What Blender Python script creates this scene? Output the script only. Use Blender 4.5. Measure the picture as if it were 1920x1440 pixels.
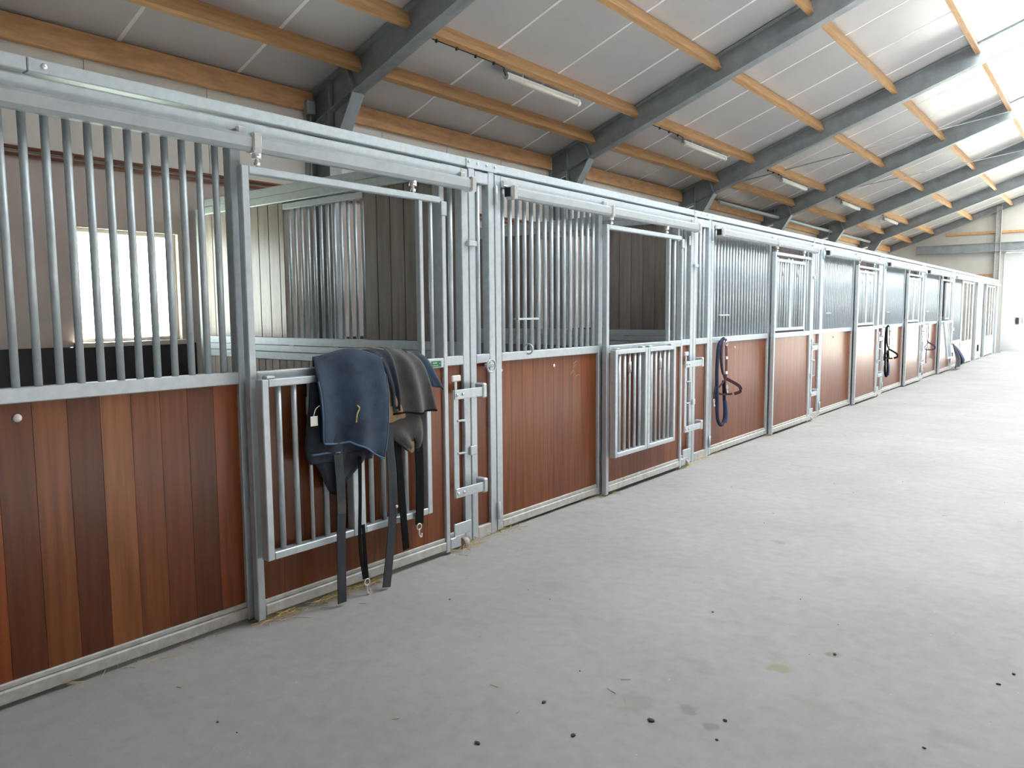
import bpy, bmesh, math, random
from mathutils import Vector, Matrix
random.seed(7)
sc = bpy.context.scene
COL = sc.collection
for o in list(bpy.data.objects):
    bpy.data.objects.remove(o, do_unlink=True)

# ------------------------------------------------------------------ camera
CAMX, CAMZ = 3.359, 1.55
cam_d = bpy.data.cameras.new('camera'); cam = bpy.data.objects.new('camera', cam_d); COL.objects.link(cam)
R_ = Vector((0.78188133, 0.62337826, -0.00781863)); U_ = Vector((-0.05246526, 0.07829184, 0.99554899)); F_ = Vector((-0.62121573, 0.77799096, -0.09392063))
cam.matrix_world = Matrix(((R_.x, U_.x, -F_.x, CAMX), (R_.y, U_.y, -F_.y, 0), (R_.z, U_.z, -F_.z, CAMZ), (0, 0, 0, 1)))
cam_d.sensor_fit = 'HORIZONTAL'; cam_d.sensor_width = 36.0; cam_d.lens = 36.0 * 1421.0 / 1920.0
cam_d.clip_start = 0.05; cam_d.clip_end = 400
sc.camera = cam

# ------------------------------------------------------------------ world, light, exposure
w = bpy.data.worlds.new('overcast_sky'); sc.world = w; w.use_nodes = True
bg = w.node_tree.nodes['Background']
bg.inputs[0].default_value = (0.90, 0.955, 1.0, 1); bg.inputs[1].default_value = 7.5
sc.view_settings.view_transform = 'Standard'; sc.view_settings.look = 'None'
sc.view_settings.gamma = 1.0; sc.view_settings.exposure = 0.0; sc.view_settings.use_curve_mapping = False
sc.cycles.use_denoising = True; sc.cycles.max_bounces = 8; sc.cycles.diffuse_bounces = 5
sc.cycles.transparent_max_bounces = 12; sc.cycles.sample_clamp_indirect = 8.0
sc.cycles.caustics_reflective = False; sc.cycles.caustics_refractive = False

sun_d = bpy.data.lights.new('sun', 'SUN'); sun_d.energy = 215.0; sun_d.angle = math.radians(3); sun_d.color = (1.0, .985, .965)
sun = bpy.data.objects.new('sun', sun_d); COL.objects.link(sun)
sun.rotation_euler = Vector((0.36, -0.75, -1.0)).to_track_quat('-Z', 'Y').to_euler()   # through the ridge skylight onto the floor right of the frame
RX, RW, REND, RNEAR = 2.5, 3.65, 31.95, -6.0      # ridge x, wall distance left of stall line, end wall y, near wall y
def ztop(x): return 5.229 + 0.355 * (x if x <= RX else 2 * RX - x)
SKL, SKR = 1.42, 2 * RX - 1.42                     # skylight from/to x
SKY0 = 4.2                                         # the skylight starts at the second rafter; the ridge is closed before it
DOORX0, DOORX1, DOORZ = 0.80, 4.9, 3.52            # opening in the far wall

def portal(name, loc, size_x, size_y, rot):
    l = bpy.data.lights.new(name, 'AREA'); l.shape = 'RECTANGLE'; l.size = size_x; l.size_y = size_y
    l.cycles.is_portal = True
    o = bpy.data.objects.new(name, l); COL.objects.link(o); o.location = loc; o.rotation_euler = rot
portal('skylight_portal', (RX, (SKY0 + REND) / 2, ztop(SKL) + 0.12), SKR - SKL, REND - SKY0, (0, 0, 0))
portal('door_portal', ((DOORX0 + DOORX1) / 2, REND + 0.12, DOORZ / 2), DOORX1 - DOORX0, DOORZ, (-math.pi / 2, 0, 0))
portal('window_portal', (-RW - 0.13, 3.25, 1.815), 0.99, 0.94, (0, -math.pi / 2, 0))

# ------------------------------------------------------------------ materials
MATS = {}
def mat(name, col, rough=0.6, metal=0.0, spec=0.5, noise=None, bump=None, coat=0.0, objcol=False, sheen=0.0):
    """noise=(scale xyz, amount, detail): value variation; bump=(scale, strength)"""
    if name in MATS: return MATS[name]
    m = bpy.data.materials.new(name); m.use_nodes = True; MATS[name] = m
    nt = m.node_tree; b = nt.nodes['Principled BSDF']
    b.inputs['Roughness'].default_value = rough; b.inputs['Metallic'].default_value = metal
    b.inputs['Specular IOR Level'].default_value = spec; b.inputs['Coat Weight'].default_value = coat
    b.inputs['Coat Roughness'].default_value = 0.25; b.inputs['Sheen Weight'].default_value = sheen
    rgb = nt.nodes.new('ShaderNodeRGB'); rgb.outputs[0].default_value = (*col, 1); out = rgb.outputs[0]
    if objcol:
        oi = nt.nodes.new('ShaderNodeObjectInfo'); mx = nt.nodes.new('ShaderNodeMix'); mx.data_type = 'RGBA'; mx.blend_type = 'MULTIPLY'
        mx.inputs[0].default_value = 1; nt.links.new(out, mx.inputs[6]); nt.links.new(oi.outputs['Color'], mx.inputs[7]); out = mx.outputs[2]
    tc = nt.nodes.new('ShaderNodeTexCoord')
    geo = nt.nodes.new('ShaderNodeNewGeometry')
    if noise:
        mp = nt.nodes.new('ShaderNodeMapping'); mp.inputs['Scale'].default_value = noise[0]
        nt.links.new(geo.outputs['Position'], mp.inputs[0])
        n = nt.nodes.new('ShaderNodeTexNoise'); n.inputs['Scale'].default_value = 1; n.inputs['Detail'].default_value = noise[2]; n.inputs['Roughness'].default_value = 0.62
        nt.links.new(mp.outputs[0], n.inputs['Vector'])
        mr = nt.nodes.new('ShaderNodeMapRange'); mr.inputs[1].default_value = 0.28; mr.inputs[2].default_value = 0.72
        mr.inputs[3].default_value = 1 - noise[1]; mr.inputs[4].default_value = 1 + noise[1]
        nt.links.new(n.outputs[0], mr.inputs[0])
        mx = nt.nodes.new('ShaderNodeMix'); mx.data_type = 'RGBA'; mx.blend_type = 'MULTIPLY'; mx.inputs[0].default_value = 1
        nt.links.new(out, mx.inputs[6]); nt.links.new(mr.outputs[0], mx.inputs[7]); out = mx.outputs[2]
    nt.links.new(out, b.inputs['Base Color'])
    if bump:
        n2 = nt.nodes.new('ShaderNodeTexNoise'); n2.inputs['Scale'].default_value = bump[0]; n2.inputs['Detail'].default_value = 4
        nt.links.new(geo.outputs['Position'], n2.inputs['Vector'])
        bp = nt.nodes.new('ShaderNodeBump'); bp.inputs['Strength'].default_value = bump[1]; bp.inputs['Distance'].default_value = 0.01
        nt.links.new(n2.outputs[0], bp.inputs['Height']); nt.links.new(bp.outputs[0], b.inputs['Normal'])
    return m

GALV = mat('galvanized_steel', (0.56, 0.635, 0.675), 0.45, 0.35, noise=((22, 22, 22), 0.09, 5))
GALVT = mat('galvanized_track', (0.42, 0.465, 0.485), 0.5, 0.3, noise=((12, 12, 12), 0.08, 4))
GALVD = mat('galvanized_steel_dusty', (0.56, 0.57, 0.545), 0.62, 0.25, noise=((18, 18, 18), 0.2, 5))
ZINC = mat('bright_zinc', (0.86, 0.87, 0.86), 0.25, 0.55, noise=((30, 30, 30), 0.1, 3))
STEEL = mat('painted_steel_frame', (0.30, 0.34, 0.36), 0.50, 0.25, noise=((4, 4, 4), 0.2, 6))
BOARD = mat('hardwood_board', (0.19, 0.059, 0.021), 0.30, 0.0, spec=0.38, noise=((34, 34, 1.6), 0.32, 5), objcol=True)
PARTB = mat('weathered_board', (0.275, 0.243, 0.225), 0.30, 0.0, noise=((22, 22, 2.0), 0.28, 5), objcol=True, bump=(30, 0.12))
PINE = mat('pine_timber', (0.50, 0.295, 0.135), 0.62, 0.0, noise=((30, 2.2, 30), 0.22, 5))
PINE2 = mat('pine_timber_eave', (0.58, 0.33, 0.155), 0.62, 0.0, noise=((14, 3.0, 14), 0.24, 6))
ROOF = mat('white_roof_panel', (0.53, 0.53, 0.53), 0.24, 0.0, spec=1.0, noise=((1.5, 1.5, 1.5), 0.05, 3))
ROOFJ = mat('white_joint_strip', (0.86, 0.86, 0.855), 0.5)
WALLU = mat('offwhite_wall_panel', (0.70, 0.68, 0.63), 0.6, noise=((2, 2, 2), 0.05, 3))
WALLB = mat('beige_concrete_wall', (0.50, 0.44, 0.40), 0.75, noise=((3, 3, 3), 0.1, 6), bump=(40, 0.1))
KICKSHADE = mat('shaded_kick_board', (0.018, 0.017, 0.02), 0.55)  # dark kick boards, blackened further with the shade below the window painted in
COPPER = mat('copper_pipe', (0.30, 0.13, 0.085), 0.5, 0.3)
WHITEP = mat('white_plastic', (0.80, 0.79, 0.75), 0.45)
DARK = mat('dark_hollow', (0.02, 0.022, 0.024), 0.8)
NAVY = mat('navy_fabric', (0.021, 0.041, 0.078), 0.9, noise=((9, 9, 9), 0.45, 6), bump=(180, 0.25), sheen=0.12)
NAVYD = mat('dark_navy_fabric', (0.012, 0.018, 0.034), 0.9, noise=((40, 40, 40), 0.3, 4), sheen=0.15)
PIPING = mat('blue_piping', (0.085, 0.15, 0.25), 0.8)
GREYF = mat('charcoal_fabric', (0.062, 0.061, 0.061), 0.9, noise=((10, 10, 10), 0.35, 6), bump=(160, 0.25), sheen=0.2)
TAN = mat('tan_lining', (0.33, 0.22, 0.13), 0.9, noise=((20, 20, 20), 0.2, 4))
STRAPG = mat('grey_webbing', (0.052, 0.060, 0.070), 0.85, spec=.2, noise=((30, 30, 8), 0.25, 4))
STRAPK = mat('black_webbing', (0.007, 0.008, 0.010), 0.9, spec=.15)
MAROON = mat('maroon_webbing', (0.055, 0.016, 0.022), 0.8)
ROPE = mat('navy_rope', (0.026, 0.036, 0.075), 0.9, noise=((120, 120, 120), 0.4, 2))
GREEN = mat('green_sticker', (0.02, 0.17, 0.075), 0.5)
STRAW = mat('straw', (0.62, 0.47, 0.20), 0.8, noise=((40, 40, 40), 0.3, 2))
CRUMB = mat('dark_crumbs', (0.10, 0.085, 0.07), 0.9)
ENDW = mat('white_end_wall', (0.64, 0.635, 0.60), 0.55, noise=((2, 2, 2), 0.04, 2))
DOORW = mat('white_door_leaf', (0.56, 0.58, 0.58), 0.45)
TUBEW = mat('white_lamp_cover', (0.62, 0.60, 0.54), 0.4)
GRASS = mat('grass_field', (0.23, 0.255, 0.20), 0.9, noise=((0.5, 0.5, 0.5), 0.2, 5))

YS, BS = (.33, .31, .20), (.22, .19, .155)          # yellowish and brown stains on the concrete
STAINS = [(2.28, 3.19, .055, YS, .8), (2.43, 3.47, .035, BS, .6), (2.13, 2.63, .05, BS, .45), (2.24, 2.57, .04, BS, .5), (1.93, 2.55, .10, BS, .25), (1.98, 3.99, .04, YS, .5), (2.45, 5.35, .06, YS, .4), (1.65, 5.0, .05, BS, .4)]
def floor_mat():
    m = bpy.data.materials.new('concrete_floor'); m.use_nodes = True; nt = m.node_tree; b = nt.nodes['Principled BSDF']
    geo = nt.nodes.new('ShaderNodeNewGeometry')
    def noise(scale, detail, lo, hi, a, c, stretch=None):
        n = nt.nodes.new('ShaderNodeTexNoise'); n.inputs['Scale'].default_value = scale; n.inputs['Detail'].default_value = detail
        if stretch:
            mp = nt.nodes.new('ShaderNodeMapping'); mp.inputs['Scale'].default_value = stretch
            nt.links.new(geo.outputs['Position'], mp.inputs[0]); nt.links.new(mp.outputs[0], n.inputs['Vector'])
        else: nt.links.new(geo.outputs['Position'], n.inputs['Vector'])
        mr = nt.nodes.new('ShaderNodeMapRange'); mr.inputs[1].default_value = lo; mr.inputs[2].default_value = hi; mr.inputs[3].default_value = a; mr.inputs[4].default_value = c
        nt.links.new(n.outputs[0], mr.inputs[0]); return mr.outputs[0]
    def mul(a, bsock):
        mx = nt.nodes.new('ShaderNodeMix'); mx.data_type = 'RGBA'; mx.blend_type = 'MULTIPLY'; mx.inputs[0].default_value = 1
        nt.links.new(a, mx.inputs[6]); nt.links.new(bsock, mx.inputs[7]); return mx.outputs[2]
    rgb = nt.nodes.new('ShaderNodeRGB'); rgb.outputs[0].default_value = (0.385, 0.38, 0.378, 1)
    c = mul(rgb.outputs[0], noise(0.9, 8, .3, .7, .90, 1.08))
    c = mul(c, noise(14, 8, .3, .7, .93, 1.06))
    # brownish scuffs and pale scrape marks
    sm = noise(2.6, 6, .60, .70, 0, .42, (1.0, 1.6, 1))
    mx = nt.nodes.new('ShaderNodeMix'); mx.data_type = 'RGBA'; nt.links.new(sm, mx.inputs[0]); nt.links.new(c, mx.inputs[6]); mx.inputs[7].default_value = (0.31, 0.285, 0.25, 1); c = mx.outputs[2]
    sp = noise(38, 3, .72, .78, 0, .55)
    mx = nt.nodes.new('ShaderNodeMix'); mx.data_type = 'RGBA'; nt.links.new(sp, mx.inputs[0]); nt.links.new(c, mx.inputs[6]); mx.inputs[7].default_value = (0.20, 0.17, 0.14, 1); c = mx.outputs[2]
    lt = noise(55, 2, .745, .79, 0, .8)
    mx = nt.nodes.new('ShaderNodeMix'); mx.data_type = 'RGBA'; nt.links.new(lt, mx.inputs[0]); nt.links.new(c, mx.inputs[6]); mx.inputs[7].default_value = (0.72, 0.71, 0.68, 1); c = mx.outputs[2]
    for (sx, sy, sr, col, st) in STAINS:
        wn = nt.nodes.new('ShaderNodeTexNoise'); wn.inputs['Scale'].default_value = 16; wn.inputs['Detail'].default_value = 4; nt.links.new(geo.outputs['Position'], wn.inputs['Vector'])
        ad = nt.nodes.new('ShaderNodeVectorMath'); ad.operation = 'MULTIPLY_ADD'; nt.links.new(wn.outputs['Color'], ad.inputs[0]); ad.inputs[1].default_value = (sr * 1.6,) * 3; nt.links.new(geo.outputs['Position'], ad.inputs[2])
        ds = nt.nodes.new('ShaderNodeVectorMath'); ds.operation = 'DISTANCE'; nt.links.new(ad.outputs[0], ds.inputs[0]); ds.inputs[1].default_value = (sx + sr * .8, sy + sr * .8, sr * .8)
        mr = nt.nodes.new('ShaderNodeMapRange'); mr.inputs[1].default_value = sr; mr.inputs[2].default_value = sr * .6; mr.inputs[3].default_value = 0; mr.inputs[4].default_value = st; nt.links.new(ds.outputs['Value'], mr.inputs[0])
        mx = nt.nodes.new('ShaderNodeMix'); mx.data_type = 'RGBA'; nt.links.new(mr.outputs[0], mx.inputs[0]); nt.links.new(c, mx.inputs[6]); mx.inputs[7].default_value = (*col, 1); c = mx.outputs[2]
    nt.links.new(c, b.inputs['Base Color'])
    nt.links.new(noise(3, 6, .3, .7, .60, .75), b.inputs['Roughness'])
    b.inputs['Specular IOR Level'].default_value = 0.22
    bp = nt.nodes.new('ShaderNodeBump'); bp.inputs['Strength'].default_value = .06; bp.inputs['Distance'].default_value = .01
    n = nt.nodes.new('ShaderNodeTexNoise'); n.inputs['Scale'].default_value = 30; n.inputs['Detail'].default_value = 6
    nt.links.new(geo.outputs['Position'], n.inputs['Vector']); nt.links.new(n.outputs[0], bp.inputs['Height']); nt.links.new(bp.outputs[0], b.inputs['Normal'])
    return m
FLOORM = floor_mat()

def pane_mat(name, transp, tint):
    m = bpy.data.materials.new(name); m.use_nodes = True; nt = m.node_tree
    for n in list(nt.nodes):
        if n.type != 'OUTPUT_MATERIAL': nt.nodes.remove(n)
    out = [n for n in nt.nodes if n.type == 'OUTPUT_MATERIAL'][0]
    tr = nt.nodes.new('ShaderNodeBsdfTransparent'); tr.inputs[0].default_value = (*tint, 1)
    tl = nt.nodes.new('ShaderNodeBsdfTranslucent'); tl.inputs[0].default_value = (*tint, 1)
    mx = nt.nodes.new('ShaderNodeMixShader'); mx.inputs[0].default_value = transp
    nt.links.new(tl.outputs[0], mx.inputs[1]); nt.links.new(tr.outputs[0], mx.inputs[2]); nt.links.new(mx.outputs[0], out.inputs[0])
    return m
SKYP = pane_mat('polycarbonate_pane', 0.80, (0.70, 0.715, 0.72))
GLASS = pane_mat('window_glass', 0.97, (0.97, 0.99, 0.98))

# ------------------------------------------------------------------ helpers
WLOC = {}           # world location of every object made here (no parent rotates)
def link(o, loc, parent):
    COL.objects.link(o); loc = Vector(loc)
    if parent is not None:
        o.parent = parent; o.location = loc - WLOC[parent.name]
    else: o.location = loc
    WLOC[o.name] = loc
    return o
def thing(name, loc, label=None, cat=None, group=None, kind=None):
    o = bpy.data.objects.new(name, None); o.empty_display_size = 0.1; link(o, loc, None); tag(o, label, cat, group, kind); return o
def tag(o, label=None, cat=None, group=None, kind=None):
    if label: o['label'] = label
    if cat: o['category'] = cat
    if group: o['group'] = group
    if kind: o['kind'] = kind
    return o
CACHE = {}
def mesh_from(bm, name, m, smooth=False):
    me = bpy.data.meshes.new(name); bm.normal_update(); bm.to_mesh(me); bm.free(); me.materials.append(m)
    if smooth:
        for p in me.polygons: p.use_smooth = True
    return me
def box(name, x0, x1, y0, y1, z0, z1, m, parent=None, bev=0.004, rot=None, color=None):
    d = (round(abs(x1 - x0), 4), round(abs(y1 - y0), 4), round(abs(z1 - z0), 4)); bev = min(bev, min(d) * .3)
    key = ('box', d, round(bev, 4), m.name)
    if key not in CACHE:
        bm = bmesh.new(); bmesh.ops.create_cube(bm, size=1); bmesh.ops.scale(bm, vec=d, verts=bm.verts)
        if bev > 0: bmesh.ops.bevel(bm, geom=list(bm.edges), offset=bev, segments=1, affect='EDGES', profile=.5)
        CACHE[key] = mesh_from(bm, name, m)
    o = bpy.data.objects.new(name, CACHE[key]); link(o, ((x0 + x1) / 2, (y0 + y1) / 2, (z0 + z1) / 2), parent)
    if rot: o.rotation_euler = rot
    if color: o.color = (*color, 1)
    return o
def cyl(name, p, q, r, m, parent=None, seg=12):
    p, q = Vector(p), Vector(q); d = q - p; L = round(d.length, 4); key = ('cyl', round(r, 4), L, seg, m.name)
    if key not in CACHE:
        bm = bmesh.new(); bmesh.ops.create_cone(bm, cap_ends=True, segments=seg, radius1=r, radius2=r, depth=L)
        me = mesh_from(bm, name, m)
        for f in me.polygons: f.use_smooth = len(f.vertices) == 4
        CACHE[key] = me
    o = bpy.data.objects.new(name, CACHE[key]); link(o, (p + q) / 2, parent)
    if d.x or d.y: o.rotation_euler = d.to_track_quat('Z', 'Y').to_euler()
    return o
def raw(name, bm, loc, m, parent=None, smooth=False, color=None):
    """bm in world coordinates -> object with origin at loc"""
    bmesh.ops.translate(bm, vec=-Vector(loc), verts=bm.verts)
    o = bpy.data.objects.new(name, mesh_from(bm, name, m, smooth)); link(o, loc, parent)
    if color: o.color = (*color, 1)
    return o
def bx(bm, x0, x1, y0, y1, z0, z1):
    r = bmesh.ops.create_cube(bm, size=1); v = r['verts']
    bmesh.ops.scale(bm, vec=(x1 - x0, y1 - y0, z1 - z0), verts=v); bmesh.ops.translate(bm, vec=((x0 + x1) / 2, (y0 + y1) / 2, (z0 + z1) / 2), verts=v)
def prism(bm, poly, y0, y1):
    """poly: list of (x, z); extruded along y"""
    a = [bm.verts.new((x, y0, z)) for x, z in poly]; b = [bm.verts.new((x, y1, z)) for x, z in poly]; n = len(poly)
    bm.faces.new(a); bm.faces.new(b[::-1])
    for i in range(n): bm.faces.new((a[i], b[i], b[(i + 1) % n], a[(i + 1) % n]))
    bmesh.ops.recalc_face_normals(bm, faces=bm.faces)
def smooth_path(pts, n=6):
    P = [Vector(p) for p in pts]
    if len(P) < 3: return P
    out = []
    for i in range(len(P) - 1):
        p0 = P[max(i - 1, 0)]; p1 = P[i]; p2 = P[i + 1]; p3 = P[min(i + 2, len(P) - 1)]
        for k in range(n):
            t = k / n
            out.append(.5 * ((2 * p1) + (p2 - p0) * t + (2 * p0 - 5 * p1 + 4 * p2 - p3) * t * t + (3 * p1 - p0 - 3 * p2 + p3) * t ** 3))
    out.append(P[-1]); return out
def tube(name, pts, r, m, parent=None, seg=8, n=5):
    P = smooth_path(pts, n); bm = bmesh.new(); rings = []
    up = Vector((0.3, 0.2, 1)).normalized()
    for i, p in enumerate(P):
        t = (P[min(i + 1, len(P) - 1)] - P[max(i - 1, 0)]).normalized()
        a = t.cross(up)
        if a.length < .05: a = t.cross(Vector((1, 0, 0)))
        a.normalize(); b = t.cross(a)
        rings.append([bm.verts.new(p + r * (math.cos(2 * math.pi * k / seg) * a + math.sin(2 * math.pi * k / seg) * b)) for k in range(seg)])
    for i in range(len(rings) - 1):
        for k in range(seg): bm.faces.new((rings[i][k], rings[i][(k + 1) % seg], rings[i + 1][(k + 1) % seg], rings[i + 1][k]))
    bm.faces.new(rings[0][::-1]); bm.faces.new(rings[-1])
    bmesh.ops.recalc_face_normals(bm, faces=bm.faces)
    return raw(name, bm, P[0], m, parent, True)
def ribbon(name, pts, wdir, width, th, m, parent=None, n=6):
    P = smooth_path(pts, n); bm = bmesh.new(); rings = []; wd = Vector(wdir).normalized()
    for i, p in enumerate(P):
        t = (P[min(i + 1, len(P) - 1)] - P[max(i - 1, 0)]).normalized()
        a = (wd - t * wd.dot(t)).normalized(); b = t.cross(a)
        rings.append([bm.verts.new(p + a * sx * width / 2 + b * sy * th / 2) for sx, sy in ((-1, -1), (1, -1), (1, 1), (-1, 1))])
    for i in range(len(rings) - 1):
        for k in range(4): bm.faces.new((rings[i][k], rings[i][(k + 1) % 4], rings[i + 1][(k + 1) % 4], rings[i + 1][k]))
    bm.faces.new(rings[0][::-1]); bm.faces.new(rings[-1])
    bmesh.ops.recalc_face_normals(bm, faces=bm.faces)
    return raw(name, bm, P[0], m, parent)
def ring(name, c, R, r, m, parent=None, axis='x', seg=20, sub=8):
    bm = bmesh.new(); rr = []
    for i in range(seg):
        a = 2 * math.pi * i / seg; row = []
        for k in range(sub):
            b = 2 * math.pi * k / sub; q = R + r * math.cos(b)
            v = (r * math.sin(b), q * math.cos(a), q * math.sin(a))
            if axis == 'y': v = (v[1], v[0], v[2])
            if axis == 'z': v = (v[1], v[2], v[0])
            row.append(bm.verts.new(Vector(v) + Vector(c)))
        rr.append(row)
    for i in range(seg):
        for k in range(sub): bm.faces.new((rr[i][k], rr[(i + 1) % seg][k], rr[(i + 1) % seg][(k + 1) % sub], rr[i][(k + 1) % sub]))
    bmesh.ops.recalc_face_normals(bm, faces=bm.faces)
    return raw(name, bm, c, m, parent, True)
def dome(name, c, r, m, parent):
    key = ('dome', round(r, 4), m.name)
    if key not in CACHE:
        bm = bmesh.new(); bmesh.ops.create_uvsphere(bm, u_segments=10, v_segments=6, radius=r); bmesh.ops.scale(bm, vec=(.6, 1, 1), verts=bm.verts)
        CACHE[key] = mesh_from(bm, name, m, True)
    o = bpy.data.objects.new(name, CACHE[key]); return link(o, c, parent)

# ------------------------------------------------------------------ floor and outside
bm = bmesh.new(); bx(bm, -RW - .2, 2 * RX + RW + .2, RNEAR - .2, REND + .25, -.2, 0)
tag(raw('floor', bm, (0, 10, 0), FLOORM), 'pale grey concrete floor of the stable aisle', kind='structure')
bm = bmesh.new(); bx(bm, -120, -RW - .25, -80, 120, -.4, -.1); bx(bm, -RW - .25, 120, REND + .3, 120, -.4, -.1); bx(bm, 2 * RX + RW + .25, 120, -80, REND + .3, -.4, -.1)
tag(raw('field_ground', bm, (-10, 10, -.2), GRASS), 'bright grass field outside the stable window', kind='structure')

# ------------------------------------------------------------------ stalls: positions (y)
ST = [  # hinge, door left, door right, inner door stile, wing end, next hinge
    dict(h=0.30, dl=2.075, dr=3.475, ins=3.25, e=3.765, n=4.03, sp=.0812),
    dict(h=4.03, dl=5.375, dr=6.775, ins=6.49, e=7.15, n=7.56, sp=.0835),
    dict(h=7.56, dl=9.27, dr=10.68, ins=10.42, e=10.95, n=11.37, sp=.0835),
    dict(h=11.37, dl=13.03, dr=14.40, ins=14.12, e=14.71, n=15.11, sp=.0835),
    dict(h=15.11, dl=16.76, dr=18.13, ins=17.86, e=18.42, n=18.82, sp=.0835),
    dict(h=18.82, dl=20.46, dr=21.84, ins=21.56, e=22.12, n=22.52, sp=.0835),
]
ZM0, ZM1, ZT = 1.21, 1.27, 2.48
WIN = [(2.78, 3.72)]; WZ0, WZ1 = 1.32, 2.31

# ------------------------------------------------------------------ walls
bm = bmesh.new(); x0, x1 = -RW - .15, -RW
ys = [RNEAR] + [v for p in WIN for v in p] + [REND]
for i in range(0, len(ys), 2): bx(bm, x0, x1, ys[i], ys[i + 1], 0, 2.88)
for a, b in WIN: bx(bm, x0, x1, a, b, 0, WZ0); bx(bm, x0, x1, a, b, WZ1, 2.88)
wl = raw('wall_left', bm, (-RW, 10, 0), WALLB); tag(wl, 'beige wall at the back of the stalls', kind='structure')
y = RNEAR
while y < REND - .01:
    y2 = min(y + 1.12, REND); box('wall_panel', -RW - .13, -RW + .004, y + .003, y2 - .003, 2.885, 3.98, WALLU, wl, bev=.003); y = y2
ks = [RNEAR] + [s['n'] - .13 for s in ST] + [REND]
for a, b in zip(ks[:-1], ks[1:]): box('kick_board', -RW - .001, -RW + .035, a + .06, b - .06, .02, 1.285, KICKSHADE, wl)
for k, (a, b) in enumerate(WIN):
    wt = thing('window_%d' % (k + 1), (-RW, (a + b) / 2, WZ0), 'bright square window in the back wall of the nearest stall', kind='structure')
    for nm, c in (('window_frame', (a, a + .035, WZ0, WZ1)), ('window_frame', (b - .035, b, WZ0, WZ1)), ('window_frame', (a + .035, b - .035, WZ1 - .035, WZ1)), ('window_frame', (a + .035, b - .035, WZ0, WZ0 + .035))):
        box(nm, -RW - .11, -RW - .06, c[0], c[1], c[2], c[3], WHITEP, wt)
    box('window_sill', -RW - .1, -RW + .05, a - .03, b + .03, WZ0 - .045, WZ0, WALLB, wt)
    box('window_pane', -RW - .09, -RW - .082, a + .03, b - .03, WZ0 + .03, WZ1 - .03, GLASS, wt, bev=0)
pp = thing('water_pipes', (-RW + .03, 10, 2.85), 'pair of thin copper water pipes along the back wall above the window', 'pipe')
cyl('pipe', (-RW + .03, 0, 2.90), (-RW + .03, REND - .05, 2.90), .016, COPPER, pp)
cyl('pipe', (-RW + .03, 0, 2.845), (-RW + .03, REND - .05, 2.845), .013, COPPER, pp)
for yy in [1.3 + 1.5 * i for i in range(20)]: box('pipe_clip', -RW, -RW + .045, yy, yy + .02, 2.83, 2.92, COPPER, pp)

XR = 2 * RX + RW
bm = bmesh.new(); bx(bm, XR, XR + .15, RNEAR, REND, 0, 3.98)
tag(raw('wall_right', bm, (XR, 10, 0), WALLU), 'plain pale wall on the far side of the aisle', kind='structure')
BLOCKW = mat('bounce_block_boards', (0.10, 0.055, 0.035), 0.5, noise=((3, 14, 1), 0.25, 4))
bm = bmesh.new(); bx(bm, 5.4, 5.46, RNEAR, REND - .02, 0, 2.45)  # added out of view to darken bounce and reflections on the stall fronts
tag(raw('wall_bounce_block', bm, (5.4, 10, 0), BLOCKW), 'unseen dark boarded wall added across the aisle to cut bounce light', kind='structure')
def gable(name, y0, y1, hole=None):
    bm = bmesh.new(); L, Rr = -RW - .15, 2 * RX + RW + .15
    if hole:
        a, b, hz = hole
        prism(bm, [(L, 0), (a, 0), (a, hz), (a, ztop(a)), (L, ztop(L))], y0, y1)
        prism(bm, [(a, hz), (b, hz), (b, ztop(b)), (RX, ztop(RX)), (a, ztop(a))], y0, y1)
        prism(bm, [(b, 0), (Rr, 0), (Rr, ztop(Rr)), (b, ztop(b))], y0, y1)
    else: prism(bm, [(L, 0), (Rr, 0), (Rr, ztop(Rr)), (RX, ztop(RX)), (L, ztop(L))], y0, y1)
    return raw(name, bm, ((L + Rr) / 2, y0, 0), ENDW)
tag(gable('wall_near', RNEAR - .15, RNEAR), 'pale gable wall behind the camera', kind='structure')
wf = tag(gable('wall_far', REND, REND + .15, (DOORX0 - .65, DOORX1, DOORZ)), 'off-white gable wall closing the far end of the aisle', kind='structure')
for k in range(4):
    xx = -3.3 + .95 * k
    box('panel_joint', xx, xx + .008, REND - .006, REND + .002, 2.6, ztop(xx) - .1, GALVD, wf, bev=0)
# far wall steelwork and girts
g = thing('gable_steelwork', (-.1, REND - .1, 0), 'grey steel post and crossbeam on the far gable wall', 'beam', kind='structure')
bm = bmesh.new(); bx(bm, -2.67, 6.5, REND - .20, REND - .19, 3.57, 3.86); bx(bm, -2.67, 6.5, REND - .28, REND - .10, 3.85, 3.865); bx(bm, -2.67, 6.5, REND - .28, REND - .10, 3.56, 3.575)
raw('crossbeam', bm, (0, REND - .19, 3.7), STEEL, g)
bm = bmesh.new(); bx(bm, -.17, -.16, REND - .24, REND - .02, 0, 5.12); bx(bm, -.02, -.01, REND - .24, REND - .02, 0, 5.18); bx(bm, -.165, -.015, REND - .135, REND - .125, 0, 5.12)
raw('gable_post', bm, (-.1, REND - .1, 0), GALVD, g)
tl = box('trim_1', -1.75, 6, REND - .07, REND - .002, 4.20, 4.28, PINE2); tag(tl, 'upper orange timber girt on the far gable wall', kind='structure')
tl = box('trim_2', -3.5, -.22, REND - .05, REND - .002, 2.71, 2.79, PINE2); tag(tl, 'lower orange timber girt behind the end of the stall row', kind='structure')
dl = thing('door_1', (.12, REND - .1, 0), 'tall white door leaf at the far end of the aisle', kind='structure')
box('door_leaf', .10, DOORX0 + .02, REND - .07, REND - .015, .02, 3.50, DOORW, dl)
box('lock_case', .535, .64, REND - .12, REND - .07, 1.0, 1.23, DARK, dl, bev=.015)
box('door_strike', .735, .80, REND - .11, REND - .07, 1.03, 1.2, GALVD, dl, bev=.01)

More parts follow.
